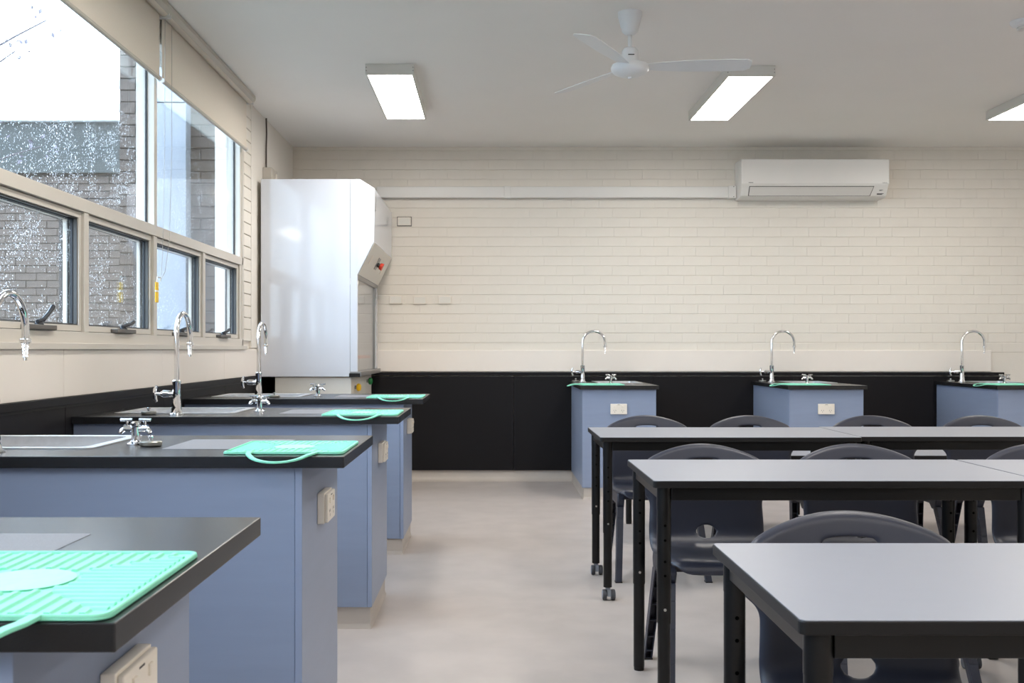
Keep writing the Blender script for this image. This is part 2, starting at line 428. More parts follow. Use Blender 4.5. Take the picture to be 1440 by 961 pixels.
# awning sashes
AW = ['farthest awning window sash, next to the fume cupboard', 'awning window sash in front of the white column', 'awning window sash left of the hanging yellow tag', 'nearest awning window sash with raised black handle']
for k in range(8):
    y1 = MUL[k] - 0.026; y0 = MUL[k + 1] + 0.026; z0, z1 = 1.224, TR0 - 0.002
    wi += 1
    w = struct('window_%d' % wi, AW[k] if k < 4 else 'awning window sash of the near bay')
    def ring(name, m, e0, e1, xa, xb, bev=0.0012):
        # rectangular ring between inset e0 and e1
        a0, a1, b0, b1 = y0 + e0, y1 - e0, z0 + e0, z1 - e0
        t = e1 - e0
        s = MB()
        s.box(xa, xb, a0, a1, b0, b0 + t); s.box(xa, xb, a0, a1, b1 - t, b1)
        s.box(xa, xb, a0, a0 + t, b0 + t, b1 - t); s.box(xa, xb, a1 - t, a1, b0 + t, b1 - t)
        return s.build(name, m, w, bevel=bev)
    ring('sash_frame', 'alu', 0.001, 0.026, XG - 0.012, XF - 0.012)
    ring('outer_flange', 'seal', 0.002, 0.034, XG - 0.052, XG - 0.0365)
    ring('outer_bead', 'alu', 0.002, 0.034, XG - 0.036, XG - 0.0185)
    ring('seal_frame', 'alu_dark', 0.002, 0.034, XG - 0.018, XG - 0.0125)
    ring('inner_seal', 'alu_dark', 0.0265, 0.0315, XG + 0.0065, XF - 0.018)
    ring('gasket', 'seal', 0.0265, 0.034, XG - 0.006, XG + 0.006, 0)
    MB().box(XG - 0.003, XG + 0.003, y0 + 0.03, y1 - 0.03, z0 + 0.03, z1 - 0.03).build('pane', 'glass', w)
    if k < 4:
        d = drops((350, 600, 1300, 2200)[k], y0 + .036, y1 - .036, z0 + .036, z1 - .036, 20 + k, lambda y, z, t: 1.0)
        tag(d.build('raindrops', 'drops', w), kind='stuff')
    if k < 5:
        ym = (y0 + y1) / 2 - 0.02
        MB().box(XF - 0.013, XF + 0.022, ym - 0.12, ym + 0.12, 1.2245, 1.243).build('winder_base', 'winder_base', w, bevel=0.003)
        s = MB(); s.cyl((XF + 0.004, ym, 1.242), (XF + 0.004, ym, 1.262), 0.018, 0.012, 14)
        up = 0.055 if k == 3 else 0.018
        s.tube([(XF + 0.006, ym - 0.02, 1.255), (XF + 0.014, ym + 0.01, 1.262), (XF + 0.016, ym + 0.05, 1.258 + up * 0.5), (XF + 0.016, ym + 0.095, 1.262 + up)], [0.008, 0.009, 0.008, 0.0095], 8)
        s.build('winder_handle', 'winder', w, smooth=40)

# ------------------------------------------------------------------ outside
gd = MB().box(-40, XW - 0.26, -15, 45, -0.3, -0.12).build('ground', 'pave'); tag(gd, 'paved ground outside the windows', kind='structure')
def outside_wall(name, label, xs, d, zs, parts_z, xvis, thick=0.24):
    t = thing(name, label, 'building', (0, d, -0.12))
    MB().box(xs[0], xs[1], 0.012, thick, 0, zs).build('mortar_core', 'mortar', t)
    me = brick_mesh('brick', 0.232, 0.0765, 0.014, 0.003, 'y').mesh('brick'); me.materials.append(M['brick'])
    rest = MB(); n = 0; r = 0
    while (r + 1) * 0.086 <= zs:
        z = (r + 0.5) * 0.086; x = xs[0] + 0.118 + (0.12 if r % 2 else 0)
        row = []
        if r % 2: row.append((xs[0] + 0.058, 0.5))
        while x + 0.118 <= xs[1] + 1e-6: row.append((x, 1)); x += 0.24
        if xs[1] - (x - 0.118) > 0.06: row.append(((x - 0.118 + xs[1]) / 2, (xs[1] - x + 0.112) / 0.232))
        for x, sx in row:
            if parts_z[0] < z < parts_z[1] and xvis[0] < x < xvis[1] and n < 300:
                o = link('brick', me, 'brick', t, loc=(x, 0.014 + random.uniform(-.002, .002), z)); o.scale = (sx, 1, 1); n += 1
            else:
                b = brick_mesh('b', 0.232 * sx, 0.0765, 0.014, 0.003, 'y')
                rest.add([(p[0] + x, p[1] + 0.014, p[2] + z) for p in b.v], b.f)
        r += 1
    tag(rest.build('brick_courses', 'brick', t), kind='stuff')
    return t
outside_wall('brick_return_wall', 'tall grey brown brick wall end outside behind the upper window panes', (-2.74, -1.86), 7.42, 5.2, (1.35, 4.3), (-3, -1))
b2 = outside_wall('brick_building', 'low grey brick building with grey fascia seen through rainy glass', (-7.4, -2.2), 11.6, 3.30, (1.55, 3.3), (-5.9, -2.5), 1.2)
MB().box(-7.6, -2.1, -0.06, 1.3, 3.30, 3.88).build('fascia', 'fascia', b2)
MB().box(-7.65, -2.05, -0.14, 1.3, 3.88, 3.95).build('gutter', 'white_metal', b2, bevel=0.01)
cw = thing('concrete_column', 'white concrete column outside between window and brick wall', 'column', (-2.345, 7.33, -0.12))
for i in range(5):
    MB().box(-0.142, 0.142, -0.06, 0.06, i * 1.02, i * 1.02 + 1.012).build('column_block', 'concrete', cw, bevel=0.004)
tr = thing('tree', 'bare twiggy tree against the white sky outside', 'tree', (-5.9, 9.3, -0.12))
rnd = random.Random(11)
MB().tube([(0, 0, 0), (0.05, 0, 1.5), (-0.05, 0.05, 3.0), (0.1, 0, 4.6)], [0.11, 0.09, 0.07, 0.03], 10).build('trunk', 'bark', tr, smooth=60)
lf = MB()
def twig(p, q, r):
    r *= 1.7
    P = [Vector(p).lerp(Vector(q), i / 6) + Vector((0, 0, 0.05 * math.sin(i * 1.3))) for i in range(7)]
    MB().tube(P, [r * (1 - 0.12 * i) for i in range(7)], 6).build('branch', 'bark', tr, smooth=60)
    for i in range(26):
        c = P[min(6, 2 + int(rnd.random() * 5))] + Vector((rnd.uniform(-.12, .12), rnd.uniform(-.1, .1), rnd.uniform(-.14, .1)))
        a = Vector((rnd.uniform(-1, 1), rnd.uniform(-1, 1), rnd.uniform(-1, 1))).normalized(); b = a.orthogonal().normalized()
        s = rnd.uniform(0.012, 0.022); n = a.cross(b) * s * 0.2
        lf.add([c + a * s * 1.5, c + b * s + n, c - a * s * 1.5, c - b * s + n, c - n], [(0, 1, 4), (1, 2, 4), (2, 3, 4), (3, 0, 4)])
twig((0.05, 0, 3.2), (1.55, -0.1, 3.95), 0.012); twig((0, 0, 3.0), (1.35, 0.1, 3.35), 0.010); twig((0.05, 0, 3.6), (1.75, 0.1, 4.3), 0.012)
twig((0.0, 0, 2.8), (1.7, 0.1, 3.12), 0.009); twig((0.1, 0, 4.0), (-1.2, 0.3, 4.6), 0.02); twig((0.0, 0, 4.3), (0.9, -0.2, 5.0), 0.018)
tag(lf.build('leaves', 'leaf', tr), kind='stuff')

# ------------------------------------------------------------------ lab benches
def rounded_rect(x0, x1, y0, y1, r, n=5):
    pts = []
    for cx, cy, a in ((x1 - r, y1 - r, 0), (x0 + r, y1 - r, 90), (x0 + r, y0 + r, 180), (x1 - r, y0 + r, 270)):
        for i in range(n + 1): pts.append((cx + r * math.cos(R(a + 90 * i / n)), cy + r * math.sin(R(a + 90 * i / n))))
    return pts

def sink_top(L, W, sx0, sx1, sy0, sy1, t0, t1):
    # worktop slab with a rectangular sink cut-out
    b = MB()
    xs = [-L, sx0, sx1, 0]; ys = [-W, sy0, sy1, 0]
    idx = {}
    for z in (t0, t1):
        for i, x in enumerate(xs):
            for j, y in enumerate(ys):
                idx[(i, j, z)] = len(b.v); b.v.append((x, y, z))
    for z in (t0, t1):
        for i in range(3):
            for j in range(3):
                if i == 1 and j == 1: continue
                q = (idx[(i, j, z)], idx[(i + 1, j, z)], idx[(i + 1, j + 1, z)], idx[(i, j + 1, z)])
                b.f.append(q)
    def wallq(p, q): b.f.append((idx[(*p, t0)], idx[(*q, t0)], idx[(*q, t1)], idx[(*p, t1)]))
    for i in range(3):
        wallq((i, 0), (i + 1, 0)); wallq((i, 3), (i + 1, 3)); wallq((0, i), (0, i + 1)); wallq((3, i), (3, i + 1))
    wallq((1, 1), (2, 1)); wallq((1, 2), (2, 2)); wallq((1, 1), (1, 2)); wallq((2, 1), (2, 2))
    return b

def lab_bench(label, L, W, over, shift, loc, rz, group):
    # local: x 0 = aisle end, -L = wall; y 0 = far side, -W = tap side
    t = thing('lab_bench', label, 'bench', loc, rz, group)
    sx0, sx1 = -1.235 + shift, -0.72 + shift
    sy0, sy1 = -W + 0.19, -0.035
    sink_top(L, W, sx0 + 0.02, sx1 - 0.02, sy0 + 0.02, sy1 - 0.02, HB - 0.03, HB).build('worktop', 'worktop', t, bevel=0.0015)
    bx = -over
    MB().box(-L, bx - 0.019, -W + 0.022, -W + 0.04, 0.09, HB - 0.0305).build('front_panel', 'blue', t, bevel=0.0008)
    MB().box(-L, bx - 0.019, -0.04, -0.022, 0.09, HB - 0.0305).build('rear_panel', 'blue', t, bevel=0.0008)
    MB().box(bx - 0.018, bx, -W + 0.020, -0.020, 0.09, HB - 0.0305).build('end_panel', 'blue', t, bevel=0.001)
    MB().box(bx - 0.0178, bx - 0.0004, -W + 0.0188, -W + 0.0198, 0.091, HB - 0.031).build('edge_strip', 'blue_edge', t)
    # kick board with coved foot
    k = MB(); e = 0.012
    for inset, z0_, z1_ in ((0.03, 0.02, 0.0895),):
        k.box(-L, bx - 0.008, -W + inset, -inset, z0_, z1_)
    k.hexa([(-L, -W + 0.024, 0), (bx - 0.002, -W + 0.024, 0), (bx - 0.002, -0.024, 0), (-L, -0.024, 0)],
           [(-L, -W + 0.03, 0.0199), (bx - 0.008, -W + 0.03, 0.0199), (bx - 0.008, -0.03, 0.0199), (-L, -0.03, 0.0199)])
    k.build('kickboard', 'cove', t)
    # sink: rim ring + bowl
    s = MB()
    o_ = rounded_rect(sx0, sx1, sy0, sy1, 0.02); i_ = rounded_rect(sx0 + 0.035, sx1 - 0.035, sy0 + 0.035, sy1 - 0.035, 0.03)
    f_ = rounded_rect(sx0 + 0.06, sx1 - 0.06, sy0 + 0.06, sy1 - 0.06, 0.03); n = len(o_)
    lay = [[(p[0], p[1], HB + 0.0005) for p in o_], [(p[0] * 1, p[1], HB + 0.004) for p in o_], [(p[0], p[1], HB + 0.003) for p in i_], [(p[0], p[1], HB - 0.02) for p in i_], [(p[0], p[1], HB - 0.17) for p in f_]]
    for la in lay: s.v += la
    for q in range(4): s.f += [(q * n + i, q * n + (i + 1) % n, (q + 1) * n + (i + 1) % n, (q + 1) * n + i) for i in range(n)]
    s.f.append(tuple(range(4 * n, 5 * n)))
    sk = s.build('sink_basin', 'steel', t, smooth=40)
    cx, cy = (sx0 + sx1) / 2, (sy0 + sy1) / 2
    MB().lathe([(0.001, 0.0), (0.04, 0.0), (0.044, 0.003), (0.02, 0.004), (0.001, 0.002)], (cx, cy, HB - 0.17)).build('drain', 'chrome', sk, smooth=40)
    MB().box(-0.53 + shift * 0.9, -0.217 + shift * 0.9 * 0.4, -0.45, -0.15, HB + 0.0001, HB + 0.0007).build('inset_board', 'inset', t)
    return t

def gooseneck_tap(label, loc, rz, hdir, group, valve=False):
    # spout towards local +y, handle towards local direction hdir
    t = thing('gooseneck_tap', label, 'tap', loc, rz, group)
    MB().lathe([(0.032, 0), (0.032, 0.003), (0.024, 0.008), (0.020, 0.03), (0.0205, 0.034), (0.017, 0.05), (0.0165, 0.13), (0.018, 0.134), (0.018, 0.142), (0.013, 0.146)]).build('tap_body', 'chrome', t, smooth=30)
    rr = 0.094; h0 = 0.335
    P = [(0, 0, 0.14), (0, 0, 0.24)] + [(0, rr - rr * math.cos(a), h0 + rr * math.sin(a)) for a in (math.pi * i / 16 for i in range(17))] + [(0, 2 * rr, h0 - 0.02), (0, 2 * rr + 0.001, 0.305)]
    MB().tube(P, 0.0108, 14).build('spout', 'chrome', t, smooth=50)
    pr = [(0.0135, 0.305), (0.0165, 0.303), (0.0165, 0.294), (0.011, 0.292)]
    MB().lathe(pr, (0, 2 * rr, 0)).build('collar', 'chrome', t, smooth=30)
    pr = [(0.0095, 0.2925)]
    for i in range(5): pr += [(0.0105 - 0.0006 * i, 0.289 - 0.009 * i), (0.0075 - 0.0006 * i, 0.2875 - 0.009 * i)]
    pr += [(0.006, 0.243)]
    MB().lathe(pr, (0, 2 * rr, 0), n=16).build('hose_nozzle', 'chrome', t, smooth=30)
    h = Vector((*hdir, 0)).normalized(); c = Vector((0, 0, 0.088))
    s = MB()
    for a, b, r0, r1 in ((0.012, 0.03, 0.011, 0.015), (0.03, 0.055, 0.015, 0.016), (0.055, 0.066, 0.016, 0.010), (0.066, 0.086, 0.0055, 0.0055)):
        s.cyl(c + h * a, c + h * b, r0, r1, 14)
    hd = s.build('valve_stem', 'chrome', t, smooth=40)
    s = MB(); e = c + h * 0.088
    s.tube([e + Vector((0, 0, -0.034)) - h * 0.004, e + Vector((0, 0, -0.02)) + h * 0.002, e + h * 0.004, e + Vector((0, 0, 0.02)) + h * 0.002, e + Vector((0, 0, 0.034)) - h * 0.004], [0.005, 0.008, 0.0085, 0.008, 0.005], 10)
    p = Vector((-h.y, h.x, 0))
    s.tube([e + p * -0.03, e + p * 0.03], [0.006, 0.006], 8)
    s.build('cross_handle', 'chrome', hd, smooth=50)
    return t

def gas_tap(label, loc, rz, group):
    t = thing('gas_tap', label, 'gas tap', loc, rz, group)
    MB().lathe([(0.026, 0), (0.026, 0.003), (0.018, 0.006), (0.0125, 0.012), (0.0125, 0.05), (0.015, 0.054), (0.015, 0.062), (0.009, 0.066)]).build('pillar', 'chrome', t, smooth=30)
    for sgn in (-1, 1):
        s = MB(); s.cyl((sgn * 0.008, 0, 0.044), (sgn * 0.034, 0, 0.046), 0.009, 0.011, 12)
        nz = s.build('gas_cock', 'chrome', t, smooth=40)
        s = MB(); s.tube([(sgn * 0.028, 0, 0.045), (sgn * 0.038, -0.004, 0.040), (sgn * 0.043, -0.006, 0.032)], [0.0085, 0.008, 0.006], 10)
        s.build('outlet_nozzle', 'chrome', nz, smooth=50)
        s = MB(); s.cyl((sgn * 0.026, 0, 0.052), (sgn * 0.026, 0, 0.068), 0.005, 0.005, 10); s.tube([(sgn * 0.010, 0, 0.071), (sgn * 0.044, 0, 0.071)], 0.0048, 10)
        s.build('lever', 'chrome', nz, smooth=50)
    return t

def sink_plug(label, loc, group):
    t = thing('sink_plug', label, 'plug', loc, 0, group)
    MB().lathe([(0.026, 0), (0.031, 0.003), (0.031, 0.012), (0.028, 0.014), (0.004, 0.0145)], n=28).build('plug_disc', 'brass_dull', t, smooth=30)
    MB().lathe([(0.005, 0.0145), (0.005, 0.021), (0.008, 0.023), (0.008, 0.028), (0.005, 0.03)], n=14).build('plug_knob', 'chrome', t, smooth=30)
    return t

def mint_mat_proto(label, loc, rz, group):
    # local: origin mat centre, handle towards -y
    t = thing('silicone_mat', label, 'mat', loc, rz, group)
    hw, hh = 0.158, 0.163
    MB().prism(rounded_rect(-hw, hw, -hh, hh, 0.018, 6), 'z', 0, 0.003).build('mat_base', 'mat_green', t, bevel=0.001)
    ribs = MB(); e = 0.012; pit = 0.0182; w = 0.0048
    n = int((hw - e) / pit)
    for i in range(-n, n + 1):
        x = i * pit; k = abs(x) / hw * hh
        lo = max(k + 0.004, math.sqrt(max(0, 0.062 ** 2 - x * x)) if abs(x) < 0.062 else 0)
        if lo < hh - e - 0.004:
            for sg in (-1, 1):
                a, b = sorted((sg * lo, sg * (hh - e)))
                ribs.hexa([(x - w, a, 0.003), (x + w, a, 0.003), (x + w, b, 0.003), (x - w, b, 0.003)], [(x - w * .55, a, 0.0058), (x + w * .6, a, 0.0058), (x + w * .6, b, 0.0058), (x - w * .55, b, 0.0058)])
    n = int((hh - e) / pit)
    for i in range(-n, n + 1):
        y = i * pit; k = abs(y) / hh * hw
        lo = max(k + 0.004, math.sqrt(max(0, 0.062 ** 2 - y * y)) if abs(y) < 0.062 else 0)
        if lo < hw - e - 0.004:
            for sg in (-1, 1):
                a, b = sorted((sg * lo, sg * (hw - e)))
                ribs.hexa([(a, y - w, 0.003), (b, y - w, 0.003), (b, y + w, 0.003), (a, y + w, 0.003)], [(a, y - w * .6, 0.0058), (b, y - w * .6, 0.0058), (b, y + w * .6, 0.0058), (a, y + w * .6, 0.0058)])
    tag(ribs.build('ribs', 'mat_green', t), kind='stuff')
    MB().lathe([(0.054, 0.003), (0.056, 0.005), (0.052, 0.0056), (0.001, 0.0056)], n=40).build('centre_disc', 'mat_pale', t, smooth=30)
    # rim
    rim = rounded_rect(-hw + 0.003, hw - 0.003, -hh + 0.003, hh - 0.003, 0.016, 6)
    MB().tube([(p[0], p[1], 0.0035) for p in rim], 0.0032, 6, closed=True).build('rim', 'mat_green', t, smooth=60)
    # loop handle over the bench edge
    P = []
    for i in range(17):
        a = math.pi * i / 16
        yy = -hh + 0.004 - 0.104 * math.sin(a) ** 0.8
        P.append((-0.085 * math.cos(a), yy, 0.0040 - 0.30 * max(0, -hh - 0.052 - yy)))
    s = MB()
    vs = []; fs = []
    for i, p in enumerate(P):
        q0 = Vector(P[max(i - 1, 0)]); q1 = Vector(P[min(i + 1, 16)]); d = (q1 - q0); nrm = Vector((d.y, -d.x, 0)).normalized()
        wv = 0.0065
        for sx, sz in ((-1, -.0025), (1, -.0025), (1, .0025), (-1, .0025)):
            vs.append(Vector(p) + nrm * (wv * sx) + Vector((0, 0, sz)))
    for i in range(16):
        a = i * 4; b = a + 4
        fs += [(a + j, a + (j + 1) % 4, b + (j + 1) % 4, b + j) for j in range(4)]
    fs += [(3, 2, 1, 0), (64, 65, 66, 67)]
    s.add(vs, fs).build('loop_handle', 'mat_green', t, smooth=50, bevel=0.001)
    return t

def outlet(label, loc, rz, group, deep=0.03):
    # local: faces +x, centred at origin
    t = thing('power_outlet', label, 'power outlet', loc, rz, group)
    if deep > 0.015:
        MB().box(0, deep - 0.010, -0.066, 0.066, -0.043, 0.043).build('mounting_block', 'outlet', t, bevel=0.002)
    d0 = max(deep - 0.0098, 0)
    MB().box(d0, deep, -0.063, 0.063, -0.040, 0.040).build('face_plate', 'outlet', t, bevel=0.003)
    for sg in (-1, 1):
        sw = MB().box(deep - 0.001, deep + 0.004, sg * 0.014 - 0.007 + sg * 0.016, sg * 0.014 + 0.007 + sg * 0.016, 0.012, 0.028).build('rocker_switch', 'outlet', t, bevel=0.0015)
        s = MB(); c = sg * 0.03
        s.box(deep - 0.0005, deep + 0.0004, c - 0.0012, c + 0.0012, -0.026, -0.018)
        for q in (-1, 1):
            s.hexa([(deep - 0.0005, c + q * 0.009 - 0.0012, -0.014), (deep - 0.0005, c + q * 0.009 + 0.0012, -0.014), (deep - 0.0005, c + q * 0.006 + 0.0012, -0.006), (deep - 0.0005, c + q * 0.006 - 0.0012, -0.006)],
                   [(deep + 0.0004, c + q * 0.009 - 0.0012, -0.014), (deep + 0.0004, c + q * 0.009 + 0.0012, -0.014), (deep + 0.0004, c + q * 0.006 + 0.0012, -0.006), (deep + 0.0004, c + q * 0.006 - 0.0012, -0.006)])
        s.build('socket_slots', 'slot', t)
    MB().box(deep - 0.0005, deep + 0.0004, -0.010, 0.010, 0.031, 0.034).build('printed_mark', 'mark', t)
    return t

BK = [1.645, 3.215, 4.740, 6.235]; BW = 0.638; BXE = -0.376; BL_ = -BXE + XW - 0.022
names_l = ['nearest of the window-side benches, cut off at the lower left', 'second nearest window-side bench', 'third window-side bench, second from the fume cupboard', 'farthest window-side bench, beside the fume cupboard']
short = ['nearest window-side bench', 'second nearest window-side bench', 'third window-side bench', 'farthest window-side bench beside the fume cupboard']
G = 'blue lab benches along the windows'
LB = -(XW + 0.024) + BXE
bench0 = lab_bench('blue lab bench, ' + names_l[0], LB, BW, 0.111, 0, (BXE, BK[0], 0), 0, G)
tap0 = gooseneck_tap('chrome gooseneck tap on the ' + short[1], (-1.326, BK[1] - BW + 0.10, HB + 0.0005), 0, (-1, 0), 'gooseneck taps on the window benches')
gas0 = gas_tap('chrome gas tap on the ' + short[1], (-1.025, BK[1] - 0.31, HB + 0.0005), 0, 'gas taps on the window benches')
mat0 = mint_mat_proto('mint green ribbed silicone mat on the ' + short[0], (-0.543, BK[0] - BW + 0.163 + 0.003, HB + 0.0009), 0, 'mint mats on the window benches')
out0 = outlet('cream double power outlet on the end of the ' + short[0], (BXE - 0.111 + 0.0005, BK[0] - BW + 0.31, 0.70), 0, 'outlets on the window benches')
for i in range(1, 4):
    copy_tree(bench0, (BXE, BK[i], 0), label='blue lab bench, ' + names_l[i])
    copy_tree(mat0, (-0.543, BK[i] - BW + 0.163 + 0.045, HB + 0.0009), label='mint green ribbed silicone mat on the ' + short[i])
    copy_tree(out0, (BXE - 0.111 + 0.0005, BK[i] - BW + 0.31, 0.70), label='cream double power outlet on the end of the ' + short[i])
    if i > 1:
        copy_tree(tap0, (-1.322, BK[i] - BW + 0.13, HB + 0.0005), label='chrome gooseneck tap on the ' + short[i])
        copy_tree(gas0, (-1.02, BK[i] - 0.30, HB + 0.0005), label='chrome gas tap on the ' + short[i])
pl0 = sink_plug('round steel sink plug beside the gas tap on the second nearest window-side bench', (-0.964, 2.853, HB + 0.0005), 'loose sink plugs')
copy_tree(pl0, (-1.44, 4.235, HB + 0.0005), label='round steel sink plug left of the tap on the third window-side bench')
copy_tree(pl0, (-1.235, 5.74, HB + 0.0005), label='round steel sink plug on the farthest window-side bench')

# benches against the back wall (same bench turned a quarter)
G2 = 'blue lab benches against the back wall'
WL, WWd = YB - 0.034 - 7.66, 0.604
wx = [1.285, 2.87, 4.465]
nm = ['left of the three', 'middle of the three', 'right of the three']
bw0 = lab_bench('blue lab bench against the black back wall panel, ' + nm[0], WL, WWd, 0.027, 0.18, (wx[0], 7.66, 0), R(-90), G2)
for i in (1, 2): copy_tree(bw0, (wx[i], 7.66, 0), label='blue lab bench against the black back wall panel, ' + nm[i])
tw = None
for i in range(3):
    ln = nm[i] + ' benches at the back wall'
    L3 = (wx[i] - WWd + 0.09, 8.43, HB + 0.0005)
    if i == 0:
        tw = gooseneck_tap('chrome gooseneck tap on the ' + ln, L3, R(-90), (-0.35, -1) if False else (-0.3, -1), 'gooseneck taps at the back wall')
        gw = gas_tap('chrome gas tap on the ' + ln, (wx[i] - 0.315, 8.12, HB + 0.0005), 0, 'gas taps at the back wall')
        mw = copy_tree(mat0, (wx[i] - WWd + 0.163 + 0.02, 7.85, HB + 0.0009), R(-90), 'mint green silicone mat on the ' + ln, 'mint mats at the back wall')
        ow = outlet('cream double power outlet on the ' + ln, (wx[i] - WWd / 2 - 0.005, 7.66 + 0.027 - 0.0005, 0.693), R(-90), 'outlets on the back wall benches', 0.012)
        pw = copy_tree(pl0, (wx[i] - WWd + 0.04, 8.53, HB + 0.0005), label='small round sink plug on the ' + ln, group='sink plugs at the back wall')
    else:
        copy_tree(tw, L3, label='chrome gooseneck tap on the ' + ln); copy_tree(gw, (wx[i] - 0.315, 8.12, HB + 0.0005), label='chrome gas tap on the ' + ln)
        copy_tree(mw, (wx[i] - WWd + 0.163 + 0.02, 7.85, HB + 0.0009), label='mint green silicone mat on the ' + ln)
        copy_tree(ow, (wx[i] - WWd / 2 - 0.005, 7.66 + 0.027 - 0.0005, 0.693), label='cream double power outlet on the ' + ln)
        copy_tree(pw, (wx[i] - WWd + 0.04, 8.53, HB + 0.0005), label='small round sink plug on the ' + ln)

# ------------------------------------------------------------------ fume cupboard
FY0, FY1 = 7.433, YB - 0.034
FX = -1.041
fc = thing('fume_cupboard', 'tall white fume cupboard in the corner with sloping hood', 'fume cupboard', (0, 0, 0))
z0, z1 = 0.947, 2.409
MB().box(XW + 0.036, FX, FY0, FY0 + 0.02, z0, z1).build('side_panel', 'white_gloss', fc, bevel=0.002)
MB().box(FX + 0.002, -0.985, FY0 + 0.002, FY0 + 0.03, z0 + 0.03, z1).build('corner_post', 'white_gloss', fc, bevel=0.003)
MB().box(XW + 0.036, FX, FY1 - 0.02, FY1, z0, z1).build('far_side_panel', 'white_gloss', fc, bevel=0.002)
MB().box(FX + 0.002, -0.985, FY1 - 0.03, FY1, z0 + 0.03, z1).build('corner_post', 'white_gloss', fc, bevel=0.003)
MB().box(XW + 0.036, XW + 0.05, FY0 + 0.021, FY1 - 0.021, z0, z1).build('rear_lining', 'offwhite', fc)
MB().box(XW + 0.036, -0.985, FY0 + 0.021, FY1 - 0.021, z1 - 0.02, z1 + 0.0).build('roof_panel', 'white_gloss', fc)
hood = [(-1.0, 1.714), (-0.983, 1.704), (-0.862, 1.946), (-0.857, 2.34), (-0.969, 2.411), (-1.0, 2.411)]
MB().prism(hood, 'y', FY0 + 0.004, FY1 - 0.002).build('hood', 'white_gloss', fc, bevel=0.003)
# control fascia on the sloping lower face of the hood
p0 = Vector((-0.983, 0, 1.704)); p1 = Vector((-0.862, 0, 1.946)); dv = (p1 - p0).normalized(); nv = Vector((dv.z, 0, -dv.x))
def slope_box(a, b, y0, y1, h0, h1):
    s = MB(); P = lambda t, y, h: p0 + dv * t + nv * h + Vector((0, y, 0))
    return s.hexa([P(a, y0, h0), P(b, y0, h0), P(b, y1, h0), P(a, y1, h0)], [P(a, y0, h1), P(b, y0, h1), P(b, y1, h1), P(a, y1, h1)])
L_ = (p1 - p0).length
cp = slope_box(0.002, L_ - 0.004, FY0 + 0.02, FY1 - 0.02, 0.0005, 0.005).build('control_panel', 'offwhite', fc, bevel=0.001)
for y, a, b, w_, m in ((7.62, 0.11, 0.18, 0.07, 'outlet'), (8.02, 0.10, 0.20, 0.12, 'grey_metal'), (8.45, 0.09, 0.17, 0.10, 'outlet')):
    slope_box(a, b, y, y + w_, 0.005, 0.009).build('switch_plate', m, cp, bevel=0.001)
c = p0 + dv * 0.145 + nv * 0.009 + Vector((0, 8.10, 0))
MB().cyl(c, c + nv * 0.02, 0.018, 0.018, 16).build('button_collar', 'alu_dark', cp, smooth=40)
MB().cyl(c + nv * 0.02, c + nv * 0.045, 0.026, 0.030, 20).build('emergency_button', 'red', cp, smooth=40)
MB().box(-0.862, -0.853, FY0 + 0.02, FY0 + 0.06, 2.18, 2.30).build('side_hinge', 'grey_metal', fc, bevel=0.001)
# sash
MB().box(-1.0, -0.994, FY0 + 0.032, FY1 - 0.2, 0.985, 1.70).build('sash_glass', 'glass', fc)
MB().box(-1.008, -0.984, FY0 + 0.031, FY1 - 0.032, 1.672, 1.7035).build('sash_head', 'grey_metal', fc, bevel=0.002)
MB().box(-1.006, -0.986, FY1 - 0.20, FY1 - 0.17, 0.985, 1.671).build('sash_stile', 'grey_metal', fc, bevel=0.002)
MB().box(-1.02, -0.98, FY1 - 0.169, FY1 - 0.031, 0.985, 1.6715).build('front_post', 'white_gloss', fc, bevel=0.002)
MB().box(XW + 0.051, -0.975, FY0 + 0.021, FY1 - 0.021, 0.948, 0.976).build('cupboard_worktop', 'worktop', fc, bevel=0.002)
MB().box(-1.04, -0.958, FY0 - 0.001, FY1, 0.9475, 0.984).build('front_sill', 'grey_metal', fc, bevel=0.003)
MB().box(FX - 0.005, -0.965, FY0 - 0.004, FY0 + 0.0, 0.945, 0.972).build('sill_end', 'table_edge', fc)
MB().box(-1.60, FX + 0.005, FY0 + 0.03, FY1 - 0.03, 0.0, z0 - 0.002).build('base_cabinet', 'offwhite', fc, bevel=0.002)
for (yy, zz, m) in ((7.66, 0.86, 'yellow'), (8.40, 0.885, 'green_knob')):
    s = MB(); s.cyl((FX + 0.005, yy, zz), (FX + 0.02, yy, zz), 0.014, 0.014, 12)
    k = s.build('knob_stem', 'grey_metal', fc, smooth=40)
    MB().lathe([(0.02, 0), (0.028, 0.006), (0.03, 0.018), (0.024, 0.03), (0.012, 0.034)], (FX + 0.02, yy, zz), 'x', 12).build('service_knob', m, k, smooth=30)
MB().box(-1.30, -1.12, 7.7, 8.5, 1.70, 1.72).build('added_fill_strip', 'added_fill', fc)  # glowing strip added under the hood to lighten the dark interior
MB().box(-1.32, -1.10, 7.68, 8.52, 1.7205, 1.75).build('added_fill_housing', 'offwhite', fc)  # casing made up to go with the added glowing strip
tb = thing('storage_tub', 'grey tub with pink lid inside the fume cupboard', 'tub', (-1.108, 8.12, 0.9765))
MB().hexa([(-.08, -.3, 0), (.08, -.3, 0), (.08, .3, 0), (-.08, .3, 0)], [(-.095, -.32, .10), (.095, -.32, .10), (.095, .32, .10), (-.095, .32, .10)]).build('tub', 'tub_grey', tb, bevel=0.004)
MB().box(-.10, .10, -.325, .325, .1005, .125).build('lid', 'pink', tb, bevel=0.006)
cb = thing('conduit_box', 'small grey conduit box with cable above the fume cupboard', 'junction box', (XW + 0.0065, 7.72, 2.44))
MB().box(0, 0.07, -0.10, 0.10, 0.0, 0.09).build('box_body', 'blind_rail', cb, bevel=0.004)
MB().box(0.0705, 0.08, 0.02, 0.06, 0.02, 0.06).build('box_switch', 'outlet', cb, bevel=0.002)
